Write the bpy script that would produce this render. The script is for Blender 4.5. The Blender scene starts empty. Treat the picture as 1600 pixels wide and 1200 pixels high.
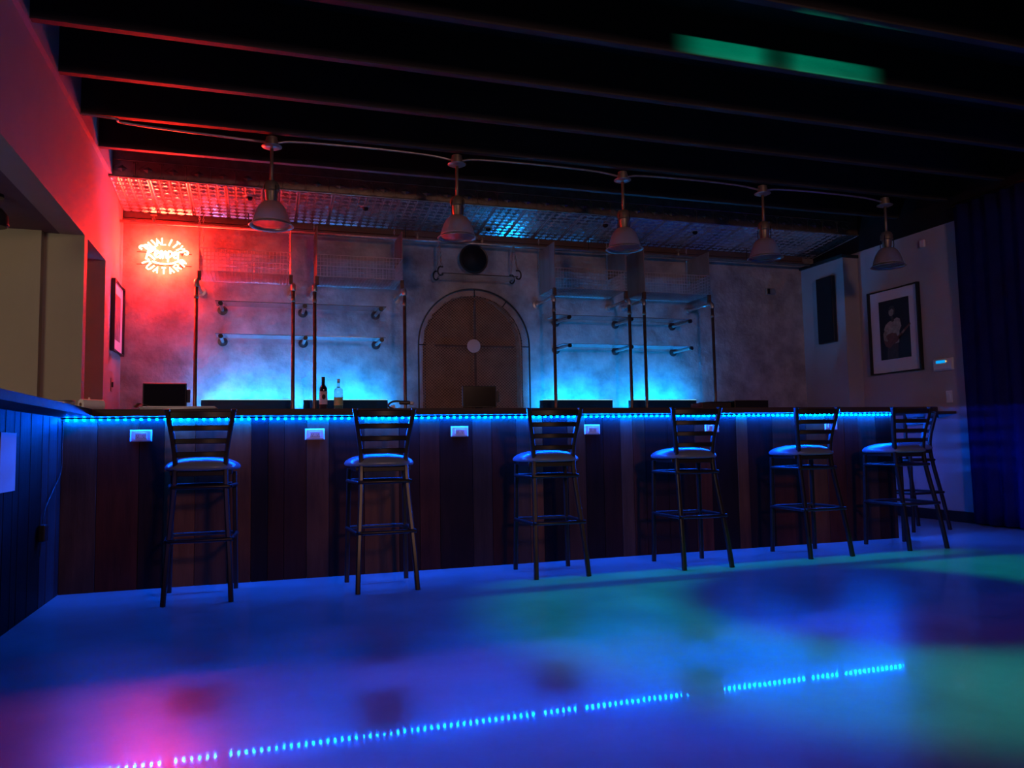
import bpy, bmesh, math, random
from mathutils import Vector, Matrix
random.seed(7)
C = bpy.context.scene.collection
SC = bpy.context.scene
PI = math.pi

# ------------------------------------------------------------------ camera
f_px, yaw, pitch, roll = 1216.28, 0.312745, 0.0758247, -0.0176289
cam_loc = Vector((1.12518, -5.22980, 0.839973))
fw = Vector((math.sin(yaw)*math.cos(pitch), math.cos(yaw)*math.cos(pitch), math.sin(pitch)))
rt = Vector((math.cos(yaw), -math.sin(yaw), 0)); up = rt.cross(fw)
r2 = rt*math.cos(roll)+up*math.sin(roll); u2 = up*math.cos(roll)-rt*math.sin(roll)
cd = bpy.data.cameras.new('camera'); cam = bpy.data.objects.new('camera', cd); C.objects.link(cam)
cam.matrix_world = Matrix(((r2.x, u2.x, -fw.x, cam_loc.x), (r2.y, u2.y, -fw.y, cam_loc.y), (r2.z, u2.z, -fw.z, cam_loc.z), (0, 0, 0, 1)))
cd.sensor_width = 36; cd.lens = f_px/1600*36; cd.clip_start = 0.02; cd.clip_end = 60
SC.camera = cam

# ------------------------------------------------------------------ view, world, room lights
SC.view_settings.view_transform = 'Standard'; SC.view_settings.look = 'None'
SC.view_settings.exposure = 0.0; SC.view_settings.gamma = 1.0; SC.view_settings.use_curve_mapping = False
w = bpy.data.worlds.new('world'); SC.world = w; w.use_nodes = True
w.node_tree.nodes['Background'].inputs[0].default_value = (0.5, 0.35, 0.6, 1)
w.node_tree.nodes['Background'].inputs[1].default_value = 0.004

S_LED = 1000.0      # blue strip under the bar top
S_TROUGH = 400.0   # cyan strips behind the back-bar panels
S_NEON = 380.0     # red neon

def look_rot(loc, tgt):
    return (Vector(tgt)-Vector(loc)).to_track_quat('-Z', 'Y').to_euler()
def area(name, loc, tgt, size, power, col, size_y=None):
    l = bpy.data.lights.new(name, 'AREA'); l.energy = power; l.color = col; l.size = size
    if size_y: l.shape = 'RECTANGLE'; l.size_y = size_y
    o = bpy.data.objects.new(name, l); o.location = loc; o.rotation_euler = look_rot(loc, tgt); C.objects.link(o); return o
def spot(name, loc, tgt, power, col, deg, blend=0.5, rad=0.05):
    l = bpy.data.lights.new(name, 'SPOT'); l.energy = power; l.color = col
    l.spot_size = math.radians(deg); l.spot_blend = blend; l.shadow_soft_size = rad
    o = bpy.data.objects.new(name, l); o.location = loc; o.rotation_euler = look_rot(loc, tgt); C.objects.link(o); return o
# lamp of the side room behind the left wall
area('side_room_light', (-1.6, -2.6, 2.1), (-0.9, 1.0, 1.5), 0.8, 20, (1.0, 0.76, 0.56))
# blue stage wash onto the dance floor and curtain, hung right of the frame
spot('stage_wash_blue', (6.6, -1.18, 2.05), (7.45, -1.18, 2.05), 300, (0.04, 0.02, 1.0), 88, 0.35, 0.05)
area('stage_flood_blue', (0.6, -6.6, 3.0), (1.6, -2.2, 0.0), 1.0, 9, (0.01, 0.03, 1.0))
# green moving head: ring-shaped beam on the floor
gob = spot('stage_beam_green', (4.25, -1.88, 3.12), (4.25, -1.88, 0.0), 200, (0.0, 1.0, 0.66), 74, 0.3, 0.05)
gob.rotation_euler = (0, 0, 0)
gl = gob.data; gl.use_nodes = True; nt = gl.node_tree
em = nt.nodes['Emission']
tc = nt.nodes.new('ShaderNodeTexCoord'); sx = nt.nodes.new('ShaderNodeSeparateXYZ')
nt.links.new(tc.outputs['Normal'], sx.inputs[0])
def mnode(op, a, b=None, c=None):
    n = nt.nodes.new('ShaderNodeMath'); n.operation = op
    for i, v in enumerate((a, b, c)):
        if v is None: continue
        if isinstance(v, (int, float)): n.inputs[i].default_value = v
        else: nt.links.new(v, n.inputs[i])
    return n.outputs[0]
az = mnode('ABSOLUTE', sx.outputs[2])
gx = mnode('DIVIDE', sx.outputs[0], az); gy = mnode('DIVIDE', sx.outputs[1], az)
rr = mnode('SQRT', mnode('ADD', mnode('POWER', gx, 2.0), mnode('POWER', gy, 2.0)))
mr = nt.nodes.new('ShaderNodeMapRange'); mr.interpolation_type = 'SMOOTHSTEP'
nt.links.new(rr, mr.inputs[0]); mr.inputs[1].default_value = 0.28; mr.inputs[2].default_value = 0.40; mr.inputs[3].default_value = 0.0; mr.inputs[4].default_value = 1.0
band = mnode('SUBTRACT', 1.0, mnode('LESS_THAN', mnode('ABSOLUTE', mnode('SUBTRACT', gy, 0.305)), 0.028))
cut = mnode('LESS_THAN', gy, 0.41)
nt.links.new(mnode('MULTIPLY', cut, mnode('MULTIPLY', mr.outputs[0], mnode('ADD', mnode('MULTIPLY', band, 0.8), 0.2))), em.inputs['Strength'])
# warm house light over the room behind the photographer, lower beam cut off in its nodes to spare the floor
hl = spot('house_light', (3.0, -8.4, 2.8), (3.7, 0.0, 0.9), 265, (1.0, 0.52, 0.40), 70, 0.5, 0.35)
hl.data.use_nodes = True; nt = hl.data.node_tree; em = nt.nodes['Emission']
tc = nt.nodes.new('ShaderNodeTexCoord'); sx = nt.nodes.new('ShaderNodeSeparateXYZ'); nt.links.new(tc.outputs['Normal'], sx.inputs[0])
az = mnode('ABSOLUTE', sx.outputs[2]); gy = mnode('DIVIDE', sx.outputs[1], az)
hm = nt.nodes.new('ShaderNodeMapRange'); hm.interpolation_type = 'SMOOTHSTEP'; nt.links.new(gy, hm.inputs[0])
hm.inputs[1].default_value = -0.155; hm.inputs[2].default_value = -0.085
nt.links.new(hm.outputs[0], em.inputs['Strength'])
# its second beam grazes the joist beside it
jb = spot('stage_beam_joist', (4.35, -2.60, 3.00), (4.28, -1.27, 3.165), 330, (0.0, 1.0, 0.55), 62, 0.5, 0.01)
jb.data.use_nodes = True; nt = jb.data.node_tree; em = nt.nodes['Emission']
tc = nt.nodes.new('ShaderNodeTexCoord'); sx = nt.nodes.new('ShaderNodeSeparateXYZ'); nt.links.new(tc.outputs['Normal'], sx.inputs[0])
az = mnode('ABSOLUTE', sx.outputs[2]); gx = mnode('DIVIDE', sx.outputs[0], az); gy = mnode('DIVIDE', sx.outputs[1], az)
doors = mnode('MULTIPLY', mnode('GREATER_THAN', gy, 0.0), mnode('LESS_THAN', gy, 0.078))
gap = mnode('MINIMUM', mnode('ADD', mnode('MULTIPLY', mnode('POWER', mnode('ADD', gx, 0.05), 2.0), 60.0), 0.15), 1.0)
nt.links.new(mnode('MULTIPLY', doors, gap), em.inputs['Strength'])

# ------------------------------------------------------------------ materials
def principled(name):
    m = bpy.data.materials.new(name); m.use_nodes = True
    return m, m.node_tree, m.node_tree.nodes['Principled BSDF']
def mat(name, col, rough=0.5, metal=0.0, var=0.0, vscale=8.0, bump=0.0, bscale=40.0, trans=0.0, ior=1.45, coat=0.0, coat_r=0.05, spec=0.5, stretch=(1, 1, 1), rvar=0.0, col2=None):
    m, t, b = principled(name)
    b.inputs['Roughness'].default_value = rough; b.inputs['Metallic'].default_value = metal
    b.inputs['Transmission Weight'].default_value = trans; b.inputs['IOR'].default_value = ior
    b.inputs['Coat Weight'].default_value = coat; b.inputs['Coat Roughness'].default_value = coat_r
    b.inputs['Specular IOR Level'].default_value = spec
    co = t.nodes.new('ShaderNodeTexCoord'); mp = t.nodes.new('ShaderNodeMapping'); mp.inputs['Scale'].default_value = stretch
    t.links.new(co.outputs['Object'], mp.inputs[0])
    n = t.nodes.new('ShaderNodeTexNoise'); n.inputs['Scale'].default_value = vscale; n.inputs['Detail'].default_value = 6; n.inputs['Roughness'].default_value = 0.6
    t.links.new(mp.outputs[0], n.inputs['Vector'])
    cr = t.nodes.new('ShaderNodeValToRGB'); e = cr.color_ramp.elements
    c1 = tuple(max(0, c*(1-var)) for c in col); c2 = col2 or tuple(min(1, c*(1+var)) for c in col)
    e[0].position = 0.3; e[1].position = 0.7; e[0].color = (*c1, 1); e[1].color = (*c2, 1)
    t.links.new(n.outputs[0], cr.inputs[0]); t.links.new(cr.outputs[0], b.inputs['Base Color'])
    if rvar:
        mr = t.nodes.new('ShaderNodeMapRange'); mr.inputs[3].default_value = rough-rvar; mr.inputs[4].default_value = rough+rvar
        t.links.new(n.outputs[0], mr.inputs[0]); t.links.new(mr.outputs[0], b.inputs['Roughness'])
    if bump:
        n2 = t.nodes.new('ShaderNodeTexNoise'); n2.inputs['Scale'].default_value = bscale; n2.inputs['Detail'].default_value = 5
        t.links.new(mp.outputs[0], n2.inputs['Vector'])
        bp = t.nodes.new('ShaderNodeBump'); bp.inputs['Strength'].default_value = bump; bp.inputs['Distance'].default_value = 0.01
        t.links.new(n2.outputs[0], bp.inputs['Height']); t.links.new(bp.outputs[0], b.inputs['Normal'])
    return m
def emis(name, col, strength):
    m, t, b = principled(name)
    b.inputs['Base Color'].default_value = (0.02, 0.02, 0.02, 1)
    b.inputs['Emission Color'].default_value = (*col, 1); b.inputs['Emission Strength'].default_value = strength
    return m
M = {}
M['floor'] = mat('polished_concrete', (0.35, 0.35, 0.35), 0.30, var=0.22, vscale=1.6, bump=0.04, bscale=14, coat=0.35, coat_r=0.038, rvar=0.05, spec=0.38)
M['plaster'] = mat('rough_plaster', (0.37, 0.34, 0.33), 0.75, var=0.38, vscale=4.5, bump=0.9, bscale=14, spec=0.3)
M['old_brick'] = mat('brown_old_plaster', (0.17, 0.105, 0.075), 0.85, var=0.35, vscale=5.0, bump=0.5, bscale=16, spec=0.2)
M['paint_wall'] = mat('painted_wall', (0.42, 0.39, 0.38), 0.7, var=0.04, vscale=3, bump=0.08, bscale=60, spec=0.3)
M['header'] = mat('painted_header', (0.40, 0.35, 0.34), 0.7, var=0.04, vscale=3, bump=0.12, bscale=40, spec=0.3)
M['side_wall'] = mat('olive_wall', (0.40, 0.37, 0.27), 0.75, var=0.05, vscale=2, spec=0.3)
M['side_ceiling'] = mat('dark_soffit', (0.16, 0.11, 0.15), 0.8, var=0.05, spec=0.3)
M['black_ceiling'] = mat('black_ceiling_paint', (0.010, 0.010, 0.011), 0.75, var=0.2, spec=0.2)
M['joist'] = mat('black_joist_paint', (0.022, 0.020, 0.020), 0.6, var=0.25, vscale=12, stretch=(0.2, 1, 1), spec=0.35)
M['joist_edge'] = mat('lighter_joist_edge', (0.050, 0.045, 0.043), 0.6, var=0.3, vscale=12, stretch=(0.3, 1, 1), spec=0.3)  # bottom edge set lighter than the joist sides
M['tin'] = mat('pressed_tin', (0.70, 0.71, 0.73), 0.25, metal=0.95, var=0.15, vscale=20, bump=0.06, bscale=60)
M['tin_dark'] = mat('dark_pressed_tin', (0.36, 0.30, 0.23), 0.40, metal=0.8, var=0.25, vscale=14)
M['black'] = mat('black_metal', (0.015, 0.014, 0.014), 0.38, var=0.1, spec=0.5)
M['stool_frame'] = mat('stool_black_enamel', (0.022, 0.016, 0.012), 0.33, var=0.15, vscale=20, spec=0.55)
M['vinyl'] = mat('grey_vinyl', (0.17, 0.20, 0.25), 0.26, var=0.05, vscale=25, bump=0.04, bscale=140, spec=0.5)
M['galv'] = mat('galvanised_pipe', (0.45, 0.43, 0.41), 0.34, metal=0.75, var=0.2, vscale=25, bump=0.05)
M['pipe_brown'] = mat('copper_brown_pipe', (0.17, 0.115, 0.095), 0.36, metal=0.6, var=0.25, vscale=25)
M['wire'] = mat('galvanised_wire', (0.55, 0.50, 0.49), 0.40, metal=0.2, var=0.2)
M['brass'] = mat('dull_brass', (0.30, 0.25, 0.18), 0.42, metal=0.6, var=0.15)
M['white'] = mat('white_plastic', (0.75, 0.73, 0.70), 0.4, var=0.03)
M['mat_board'] = mat('white_mat_board', (0.72, 0.70, 0.72), 0.8, var=0.02)
M['paper'] = mat('white_paper', (0.78, 0.75, 0.72), 0.75, var=0.03)
M['cardboard'] = mat('cardboard', (0.30, 0.21, 0.14), 0.8, var=0.1)
M['bartop'] = mat('dark_bar_wood', (0.060, 0.035, 0.020), 0.55, spec=0.25, var=0.35, vscale=6, stretch=(0.15, 2, 2), bump=0.05)
M['board'] = mat('weathered_board', (0.30, 0.24, 0.21), 0.7, var=0.2, vscale=9, stretch=(1, 1, 0.3))
M['steel_dark'] = mat('dark_steel', (0.10, 0.09, 0.09), 0.35, metal=0.7, var=0.2)
M['dark_wood'] = mat('dark_cabinet', (0.05, 0.04, 0.035), 0.5, var=0.2, vscale=6)
M['wood_beam'] = mat('brown_cornice_wood', (0.13, 0.075, 0.055), 0.55, var=0.3, vscale=8, stretch=(0.2, 1, 1))
M['panel_navy'] = mat('smoked_acrylic', (0.006, 0.06, 0.13), 0.6, var=0.05, spec=0.15)
M['curtain'] = mat('dark_velvet', (0.008, 0.012, 0.09), 0.9, var=0.15, vscale=6, spec=0.1)
M['screen'] = mat('black_screen', (0.010, 0.008, 0.012), 0.16, var=0.05, coat=0.3)
M['glass'] = mat('clear_glass', (0.85, 0.95, 0.93), 0.04, trans=1.0, ior=1.45)
M['shade_glass'] = mat('prismatic_glass', (0.50, 0.45, 0.44), 0.24, trans=0.8, ior=1.4, metal=0.0)
M['wine_glass'] = mat('dark_bottle_glass', (0.010, 0.012, 0.012), 0.08, coat=0.5)
M['shelf_glass'] = mat('shelf_glass', (0.70, 0.78, 0.80), 0.12, trans=0.72, ior=1.45)
M['amber'] = mat('pale_green_label', (0.55, 0.62, 0.30), 0.5, var=0.05)
M['disc'] = mat('pale_disc', (0.62, 0.50, 0.45), 0.6, var=0.04)
M['photo_dark'] = mat('photo_background', (0.012, 0.013, 0.016), 0.5)
M['photo_skin'] = mat('photo_skin', (0.32, 0.24, 0.16), 0.6, var=0.2, vscale=30)
M['photo_shirt'] = mat('photo_shirt', (0.42, 0.36, 0.27), 0.6, var=0.3, vscale=30)
M['photo_guitar'] = mat('photo_guitar', (0.20, 0.075, 0.045), 0.5, var=0.25, vscale=30)
M['photo_trousers'] = mat('photo_trousers', (0.07, 0.05, 0.04), 0.6, var=0.25, vscale=30)
M['photo_red'] = mat('photo_muted_print', (0.20, 0.12, 0.12), 0.6, var=0.5, vscale=14)
M['led'] = emis('blue_led', (0.0, 0.085, 1.0), S_LED)
M['led_cyan'] = emis('cyan_led', (0.0, 0.29, 0.95), S_TROUGH)
M['neon'] = emis('red_neon', (1.0, 0.019, 0.008), S_NEON)
M['lcd'] = emis('lcd_screen', (0.0, 0.35, 0.9), 1.0)
M['lcd_dot'] = emis('amber_indicator', (1.0, 0.65, 0.2), 0.9)
def shade_material():
    m, t, b = principled('prismatic_glass'); b.inputs['Base Color'].default_value = (0.42, 0.38, 0.37, 1); b.inputs['Roughness'].default_value = 0.22
    out = [n for n in t.nodes if n.type == 'OUTPUT_MATERIAL'][0]
    tr = t.nodes.new('ShaderNodeBsdfTranslucent'); tr.inputs[0].default_value = (0.85, 0.82, 0.80, 1)
    mx = t.nodes.new('ShaderNodeMixShader'); mx.inputs[0].default_value = 0.6
    t.links.new(b.outputs[0], mx.inputs[1]); t.links.new(tr.outputs[0], mx.inputs[2]); t.links.new(mx.outputs[0], out.inputs['Surface'])
    return m
M['shade_glass'] = shade_material()
def plank_material():
    m, t, b = principled('reclaimed_planks')
    at = t.nodes.new('ShaderNodeVertexColor'); at.layer_name = 'plank'
    co = t.nodes.new('ShaderNodeTexCoord'); mp = t.nodes.new('ShaderNodeMapping'); mp.inputs['Scale'].default_value = (7, 7, 0.8)
    n = t.nodes.new('ShaderNodeTexNoise'); n.inputs['Scale'].default_value = 3; n.inputs['Detail'].default_value = 8; n.inputs['Roughness'].default_value = 0.65
    t.links.new(co.outputs['Object'], mp.inputs[0]); t.links.new(mp.outputs[0], n.inputs['Vector'])
    n3 = t.nodes.new('ShaderNodeTexNoise'); n3.inputs['Scale'].default_value = 2.2; t.links.new(co.outputs['Object'], n3.inputs['Vector'])
    mr = t.nodes.new('ShaderNodeMapRange'); mr.inputs[1].default_value = 0.25; mr.inputs[2].default_value = 0.75; mr.inputs[3].default_value = 0.30; mr.inputs[4].default_value = 1.75
    ad = t.nodes.new('ShaderNodeMath'); ad.operation = 'ADD'; t.links.new(n.outputs[0], ad.inputs[0])
    h = t.nodes.new('ShaderNodeMath'); h.operation = 'MULTIPLY'; h.inputs[1].default_value = 0.8; t.links.new(n3.outputs[0], h.inputs[0])
    t.links.new(h.outputs[0], ad.inputs[1]); s = t.nodes.new('ShaderNodeMath'); s.operation = 'MULTIPLY'; s.inputs[1].default_value = 0.56; t.links.new(ad.outputs[0], s.inputs[0])
    t.links.new(s.outputs[0], mr.inputs[0])
    vm = t.nodes.new('ShaderNodeVectorMath'); vm.operation = 'SCALE'
    t.links.new(at.outputs['Color'], vm.inputs[0]); t.links.new(mr.outputs[0], vm.inputs['Scale'])
    t.links.new(vm.outputs[0], b.inputs['Base Color'])
    b.inputs['Roughness'].default_value = 0.6; b.inputs['Specular IOR Level'].default_value = 0.15
    bp = t.nodes.new('ShaderNodeBump'); bp.inputs['Strength'].default_value = 0.35; bp.inputs['Distance'].default_value = 0.006
    t.links.new(n.outputs[0], bp.inputs['Height']); t.links.new(bp.outputs[0], b.inputs['Normal'])
    return m
M['planks'] = plank_material()

# ------------------------------------------------------------------ mesh helpers
def BM(): return bmesh.new()
def obj(name, bm, m, parent=None, smooth=False, loc=None, recalc=True):
    if recalc: bmesh.ops.recalc_face_normals(bm, faces=bm.faces)
    me = bpy.data.meshes.new(name); bm.to_mesh(me); bm.free()
    if isinstance(m, str): m = M[m]
    me.materials.append(m)
    if smooth:
        for p in me.polygons: p.use_smooth = True
        if smooth == 'auto':
            try: me.set_sharp_from_angle(angle=math.radians(40))
            except Exception: pass
    o = bpy.data.objects.new(name, me); C.objects.link(o)
    if loc: o.location = loc
    if parent: o.parent = parent
    return o
def tag(o, label=None, cat=None, group=None, kind=None):
    if label: o['label'] = label
    if cat: o['category'] = cat
    if group: o['group'] = group
    if kind: o['kind'] = kind
    return o
def thing(name, label, cat, loc=(0, 0, 0), rz=0, group=None):
    o = bpy.data.objects.new(name, None); C.objects.link(o); o.location = loc; o.rotation_euler = (0, 0, rz)
    o.empty_display_size = 0.05
    return tag(o, label, cat, group)
def struct(name, bm, m, smooth=False, label=None):
    o = obj(name, bm, m, smooth=smooth); o['kind'] = 'structure'
    if label: o['label'] = label
    return o
def dup(root, loc=None, rz=None, label=None):
    r = root.copy(); C.objects.link(r)
    if loc is not None: r.location = loc
    if rz is not None: r.rotation_euler = (0, 0, rz)
    if label: r['label'] = label
    for ch in list(root.children):
        c = ch.copy(); C.objects.link(c); c.parent = r
        for g in ch.children:
            d = g.copy(); C.objects.link(d); d.parent = c
    return r
def box(bm, x0, x1, y0, y1, z0, z1, bev=0.0):
    g = bmesh.ops.create_cube(bm, size=1.0)['verts']
    for v in g:
        v.co = Vector((x0+(x1-x0)*(v.co.x+.5), y0+(y1-y0)*(v.co.y+.5), z0+(z1-z0)*(v.co.z+.5)))
    if bev > 0:
        es = {e for v in g for e in v.link_edges}
        bmesh.ops.bevel(bm, geom=list(es), offset=bev, segments=2, affect='EDGES', profile=0.5)
def frame_axes(d):
    d = d.normalized(); a = Vector((0, 0, 1)) if abs(d.z) < 0.9 else Vector((0, 1, 0))
    x = d.cross(a).normalized(); return x, d.cross(x).normalized()
def sweep(bm, pts, prof, closed=False, cap=True, xref=None, scales=None):
    pts = [Vector(p) for p in pts]; n = len(pts); rings = []; X = None
    for i, p in enumerate(pts):
        if closed: d = pts[(i+1) % n]-pts[i-1]
        else: d = pts[min(i+1, n-1)]-pts[max(i-1, 0)]
        d.normalize()
        if X is None:
            if xref is not None: X = (Vector(xref)-d*Vector(xref).dot(d)).normalized()
            else: X = frame_axes(d)[0]
        else: X = (X-d*X.dot(d)).normalized()
        Y = d.cross(X); s = scales[i] if scales else 1.0
        rings.append([bm.verts.new(p+X*a*s+Y*b*s) for a, b in prof])
    k = len(prof)
    for i in range(n if closed else n-1):
        A, B = rings[i], rings[(i+1) % n]
        for j in range(k): bm.faces.new((A[j], A[(j+1) % k], B[(j+1) % k], B[j]))
    if cap and not closed:
        bm.faces.new(rings[0][::-1]); bm.faces.new(rings[-1])
def circ(r, n=10): return [(r*math.cos(2*PI*i/n), r*math.sin(2*PI*i/n)) for i in range(n)]
def rrect(w, h, r=0.004):
    w, h = w/2, h/2
    return [(w-r, -h), (w, -h+r), (w, h-r), (w-r, h), (-w+r, h), (-w, h-r), (-w, -h+r), (-w+r, -h)]
def tube(bm, pts, r, n=10, closed=False): sweep(bm, pts, circ(r, n), closed)
def lathe(bm, prof, c=(0, 0, 0), n=32, axis='z', closed=False):
    c = Vector(c); rings = []
    for r, z in prof:
        ring = []
        for i in range(n):
            a = 2*PI*i/n
            if axis == 'z': v = Vector((r*math.cos(a), r*math.sin(a), z))
            elif axis == 'y': v = Vector((r*math.cos(a), z, r*math.sin(a)))
            else: v = Vector((z, r*math.cos(a), r*math.sin(a)))
            ring.append(bm.verts.new(c+v))
        rings.append(ring)
    m = len(rings)
    for i in range(m if closed else m-1):
        A, B = rings[i], rings[(i+1) % m]
        for j in range(n): bm.faces.new((A[j], A[(j+1) % n], B[(j+1) % n], B[j]))
    if not closed:
        bm.faces.new(rings[0][::-1]); bm.faces.new(rings[-1])
def smoothpts(pts, k=6):
    P = [Vector(p) for p in pts]; out = []
    for i in range(len(P)-1):
        p0 = P[max(i-1, 0)]; p1 = P[i]; p2 = P[i+1]; p3 = P[min(i+2, len(P)-1)]
        for j in range(k):
            t = j/k
            out.append(0.5*((2*p1)+(-p0+p2)*t+(2*p0-5*p1+4*p2-p3)*t*t+(-p0+3*p1-3*p2+p3)*t**3))
    out.append(P[-1]); return out
def prism(bm, pts, d):
    """extrude polygon (list of 3D points) by vector d"""
    a = [bm.verts.new(Vector(p)) for p in pts]; b = [bm.verts.new(Vector(p)+Vector(d)) for p in pts]
    n = len(pts); bm.faces.new(a[::-1]); bm.faces.new(b)
    for i in range(n): bm.faces.new((a[i], a[(i+1) % n], b[(i+1) % n], b[i]))

RECESSED = [(1.015, 2.03, 'small recessed spotlight in the red-lit tin, left of the first pendant'),
            (2.056, 2.07, 'small recessed spotlight in the tin between first and second pendants'),
            (3.35, 2.36, 'small recessed spotlight in the tin just right of the second pendant'),
            (4.53, 2.04, 'small recessed spotlight in the tin just left of the third pendant'),
            (5.597, 2.05, 'small recessed spotlight in the tin between third and fourth pendants')]
XL, XR, YB = -0.10, 7.603, 2.61     # left wall plane, right wall plane, back wall plane
ZJ = 3.16                            # underside of the joists

# ------------------------------------------------------------------ setting
b = BM(); box(b, -5, 8.2, -9, 3.2, -0.1, 0); struct('floor', b, 'floor')
b = BM(); box(b, -5, 8.2, -9, 3.2, 3.45, 3.55); struct('ceiling', b, 'black_ceiling')

# back wall with the arched opening
AX, AR, AS = 3.232, 0.525, 1.86   # centre, radius of hole, spring height
def arch_pts(r, jag=0.0, n=44, zb=0.0):
    pts = [(AX-r, zb)]
    if jag:
        for i in range(1, 14): pts.append((AX-r+random.uniform(-jag, jag), zb+(AS-zb)*i/14))
    for i in range(n+1):
        a = PI-PI*i/n; q = r+(random.uniform(-jag, jag) if jag else 0)
        pts.append((AX+q*math.cos(a), AS+q*1.03*math.sin(a)))
    if jag:
        for i in range(13, 0, -1): pts.append((AX+r+random.uniform(-jag, jag), zb+(AS-zb)*i/14))
    pts.append((AX+r, zb)); return pts
ap = arch_pts(AR, 0.010)
b = BM()
mid = max(range(len(ap)), key=lambda i: ap[i][1]); mx = ap[mid][0]
L = [(-0.4, 0)]+ap[:mid+1]+[(mx, 3.45), (-0.4, 3.45)]
R_ = [(8.0, 0), (8.0, 3.45), (mx, 3.45)]+ap[mid:]
for poly in (L, R_):
    b.faces.new([b.verts.new((x, YB, z)) for x, z in poly])
# reveal of the opening
av = [b.verts.new((x, YB, z)) for x, z in ap]; aw = [b.verts.new((x, YB+0.13, z)) for x, z in ap]
for i in range(len(ap)-1): b.faces.new((av[i], av[i+1], aw[i+1], aw[i]))
ow = [b.verts.new((x, YB+0.35, z)) for x, z in ((-.4, 0), (8, 0), (8, 3.45), (-.4, 3.45))]; b.faces.new(ow)
struct('wall_back', b, 'plaster')
b = BM(); box(b, AX-0.7, AX+0.7, YB+0.13, YB+0.2, 0, 2.6); struct('wall_niche', b, 'old_brick', label='brown old plaster filling the arched opening')

# left: header, wall stubs, side room
b = BM(); box(b, XL-0.16, XL, -9, YB, 2.40, 3.45); box(b, XL-0.16, XL, 1.80, YB, 0, 2.40); struct('wall_left', b, 'header')
b = BM(); box(b, -5, XL-0.16, -9, YB, 2.40, 2.5); struct('ceiling_side', b, 'side_ceiling')
b = BM(); box(b, -5, -0.36, 0.93, 1.10, 0, 2.40); box(b, -0.36, XL-0.003, 1.0, 1.10, 0, 2.40); struct('wall_side', b, 'side_wall')
b = BM(); box(b, XL-0.003, XL, 1.0, 1.10, 0, 2.40); struct('trim_1', b, 'header', label='painted end of the side room wall')
b = BM(); box(b, -5, XL-0.16, 1.80, 1.9, 0, 2.40); struct('wall_passage', b, 'side_wall')
b = BM(); box(b, XL, XL+0.03, -9, YB-0.77, ZJ-0.02, ZJ+0.30); struct('trim_2', b, 'header', label='trim along the top of the left wall')
b = BM(); box(b, -5.1, -5, -9, 3.2, 0, 3.45); struct('wall_side_far', b, 'side_wall')
# right: wall, boxed-out column, black band under the ceiling
b = BM(); box(b, XR, XR+0.15, -9, YB, 0, 3.45); struct('wall_right', b, 'paint_wall')
b = BM(); box(b, 7.398, XR, 1.895, YB, 0, 2.875); struct('wall_chase', b, 'paint_wall', label='boxed-out column in the right back corner')
b = BM(); box(b, 7.37, XR, 1.875, YB, 2.875, 2.91); struct('trim_3', b, 'black', label='black cap on the boxed-out column')
b = BM(); box(b, XR-0.02, XR, -9, YB, 2.945, 3.45); struct('trim_4', b, 'black_ceiling', label='black painted band above the right wall')
b = BM(); box(b, XR-0.02, XR, -0.5, 1.895, 0, 0.105, 0.004); struct('baseboard_right', b, 'black')
b = BM(); box(b, -5, 8.2, -9.1, -9, 0, 3.45); struct('wall_front', b, 'black_ceiling')

# joists
k = 0
for i in range(12):
    y = 1.27-0.625*i
    b = BM(); box(b, XL+0.03, XR-0.02, y-0.022, y+0.022, ZJ+0.012, 3.45)
    o = struct('ceiling_joist', b, 'joist', label='black ceiling joist running parallel to the bar')
    o['group'] = 'ceiling joists'
    b = BM(); box(b, XL+0.03, XR-0.02, y-0.024, y+0.024, ZJ, ZJ+0.012)
    e = obj('joist_edge', b, 'joist_edge', o)

# pressed tin soffit over the back counter (slopes slightly), dark embossed fascia band, cornice
YF = 1.84
def zt(y): return 3.125-(y-YF)/(YB-YF)*0.085
b = BM(); cs = 0.0768; nx = int((XR-XL)/cs)+1; ny = 10; cy = (YB-0.0-YF)/ny
for i in range(nx):
    for j in range(ny):
        x0, x1 = XL+i*cs, min(XL+(i+1)*cs, XR); y0, y1 = YF+j*cy, YF+(j+1)*cy
        def q(m_, dz): 
            return [Vector((x, y, zt(y)-dz)) for x, y in ((x0+m_, y0+m_), (x1-m_, y0+m_), (x1-m_, y1-m_), (x0+m_, y1-m_))]
        seam = (i % 4 == 0)
        r0 = [b.verts.new(v) for v in q(0, 0)]; r1 = [b.verts.new(v) for v in q(0.012, 0.0082)]; rm = [b.verts.new(v) for v in q(0.022, 0.002)]
        r3 = [b.verts.new(v) for v in q(0.032, 0.0085 if (i+j) % 2 else 0.004)]
        for A, B in ((r0, r1), (r1, rm), (rm, r3)):
            for s in range(4): b.faces.new((A[s], A[(s+1) % 4], B[(s+1) % 4], B[s]))
        b.faces.new(r3)
for i in range(0, nx, 4):
    x = XL+i*cs
    for dx in (-0.012, 0.012):
        if XL < x+dx < XR: sweep(b, [(x+dx, YF, zt(YF)-0.006), (x+dx, YB, zt(YB)-0.006)], circ(0.006, 6))
struct('ceiling_tin', b, 'tin', label='pressed tin soffit over the back counter')
b = BM(); zf0, zf1 = 3.125, 3.30
box(b, XL, XR, YF+0.004, YF+0.03, zf0, 3.45)
cw = 0.20; n = int((XR-XL)/cw)
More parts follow.
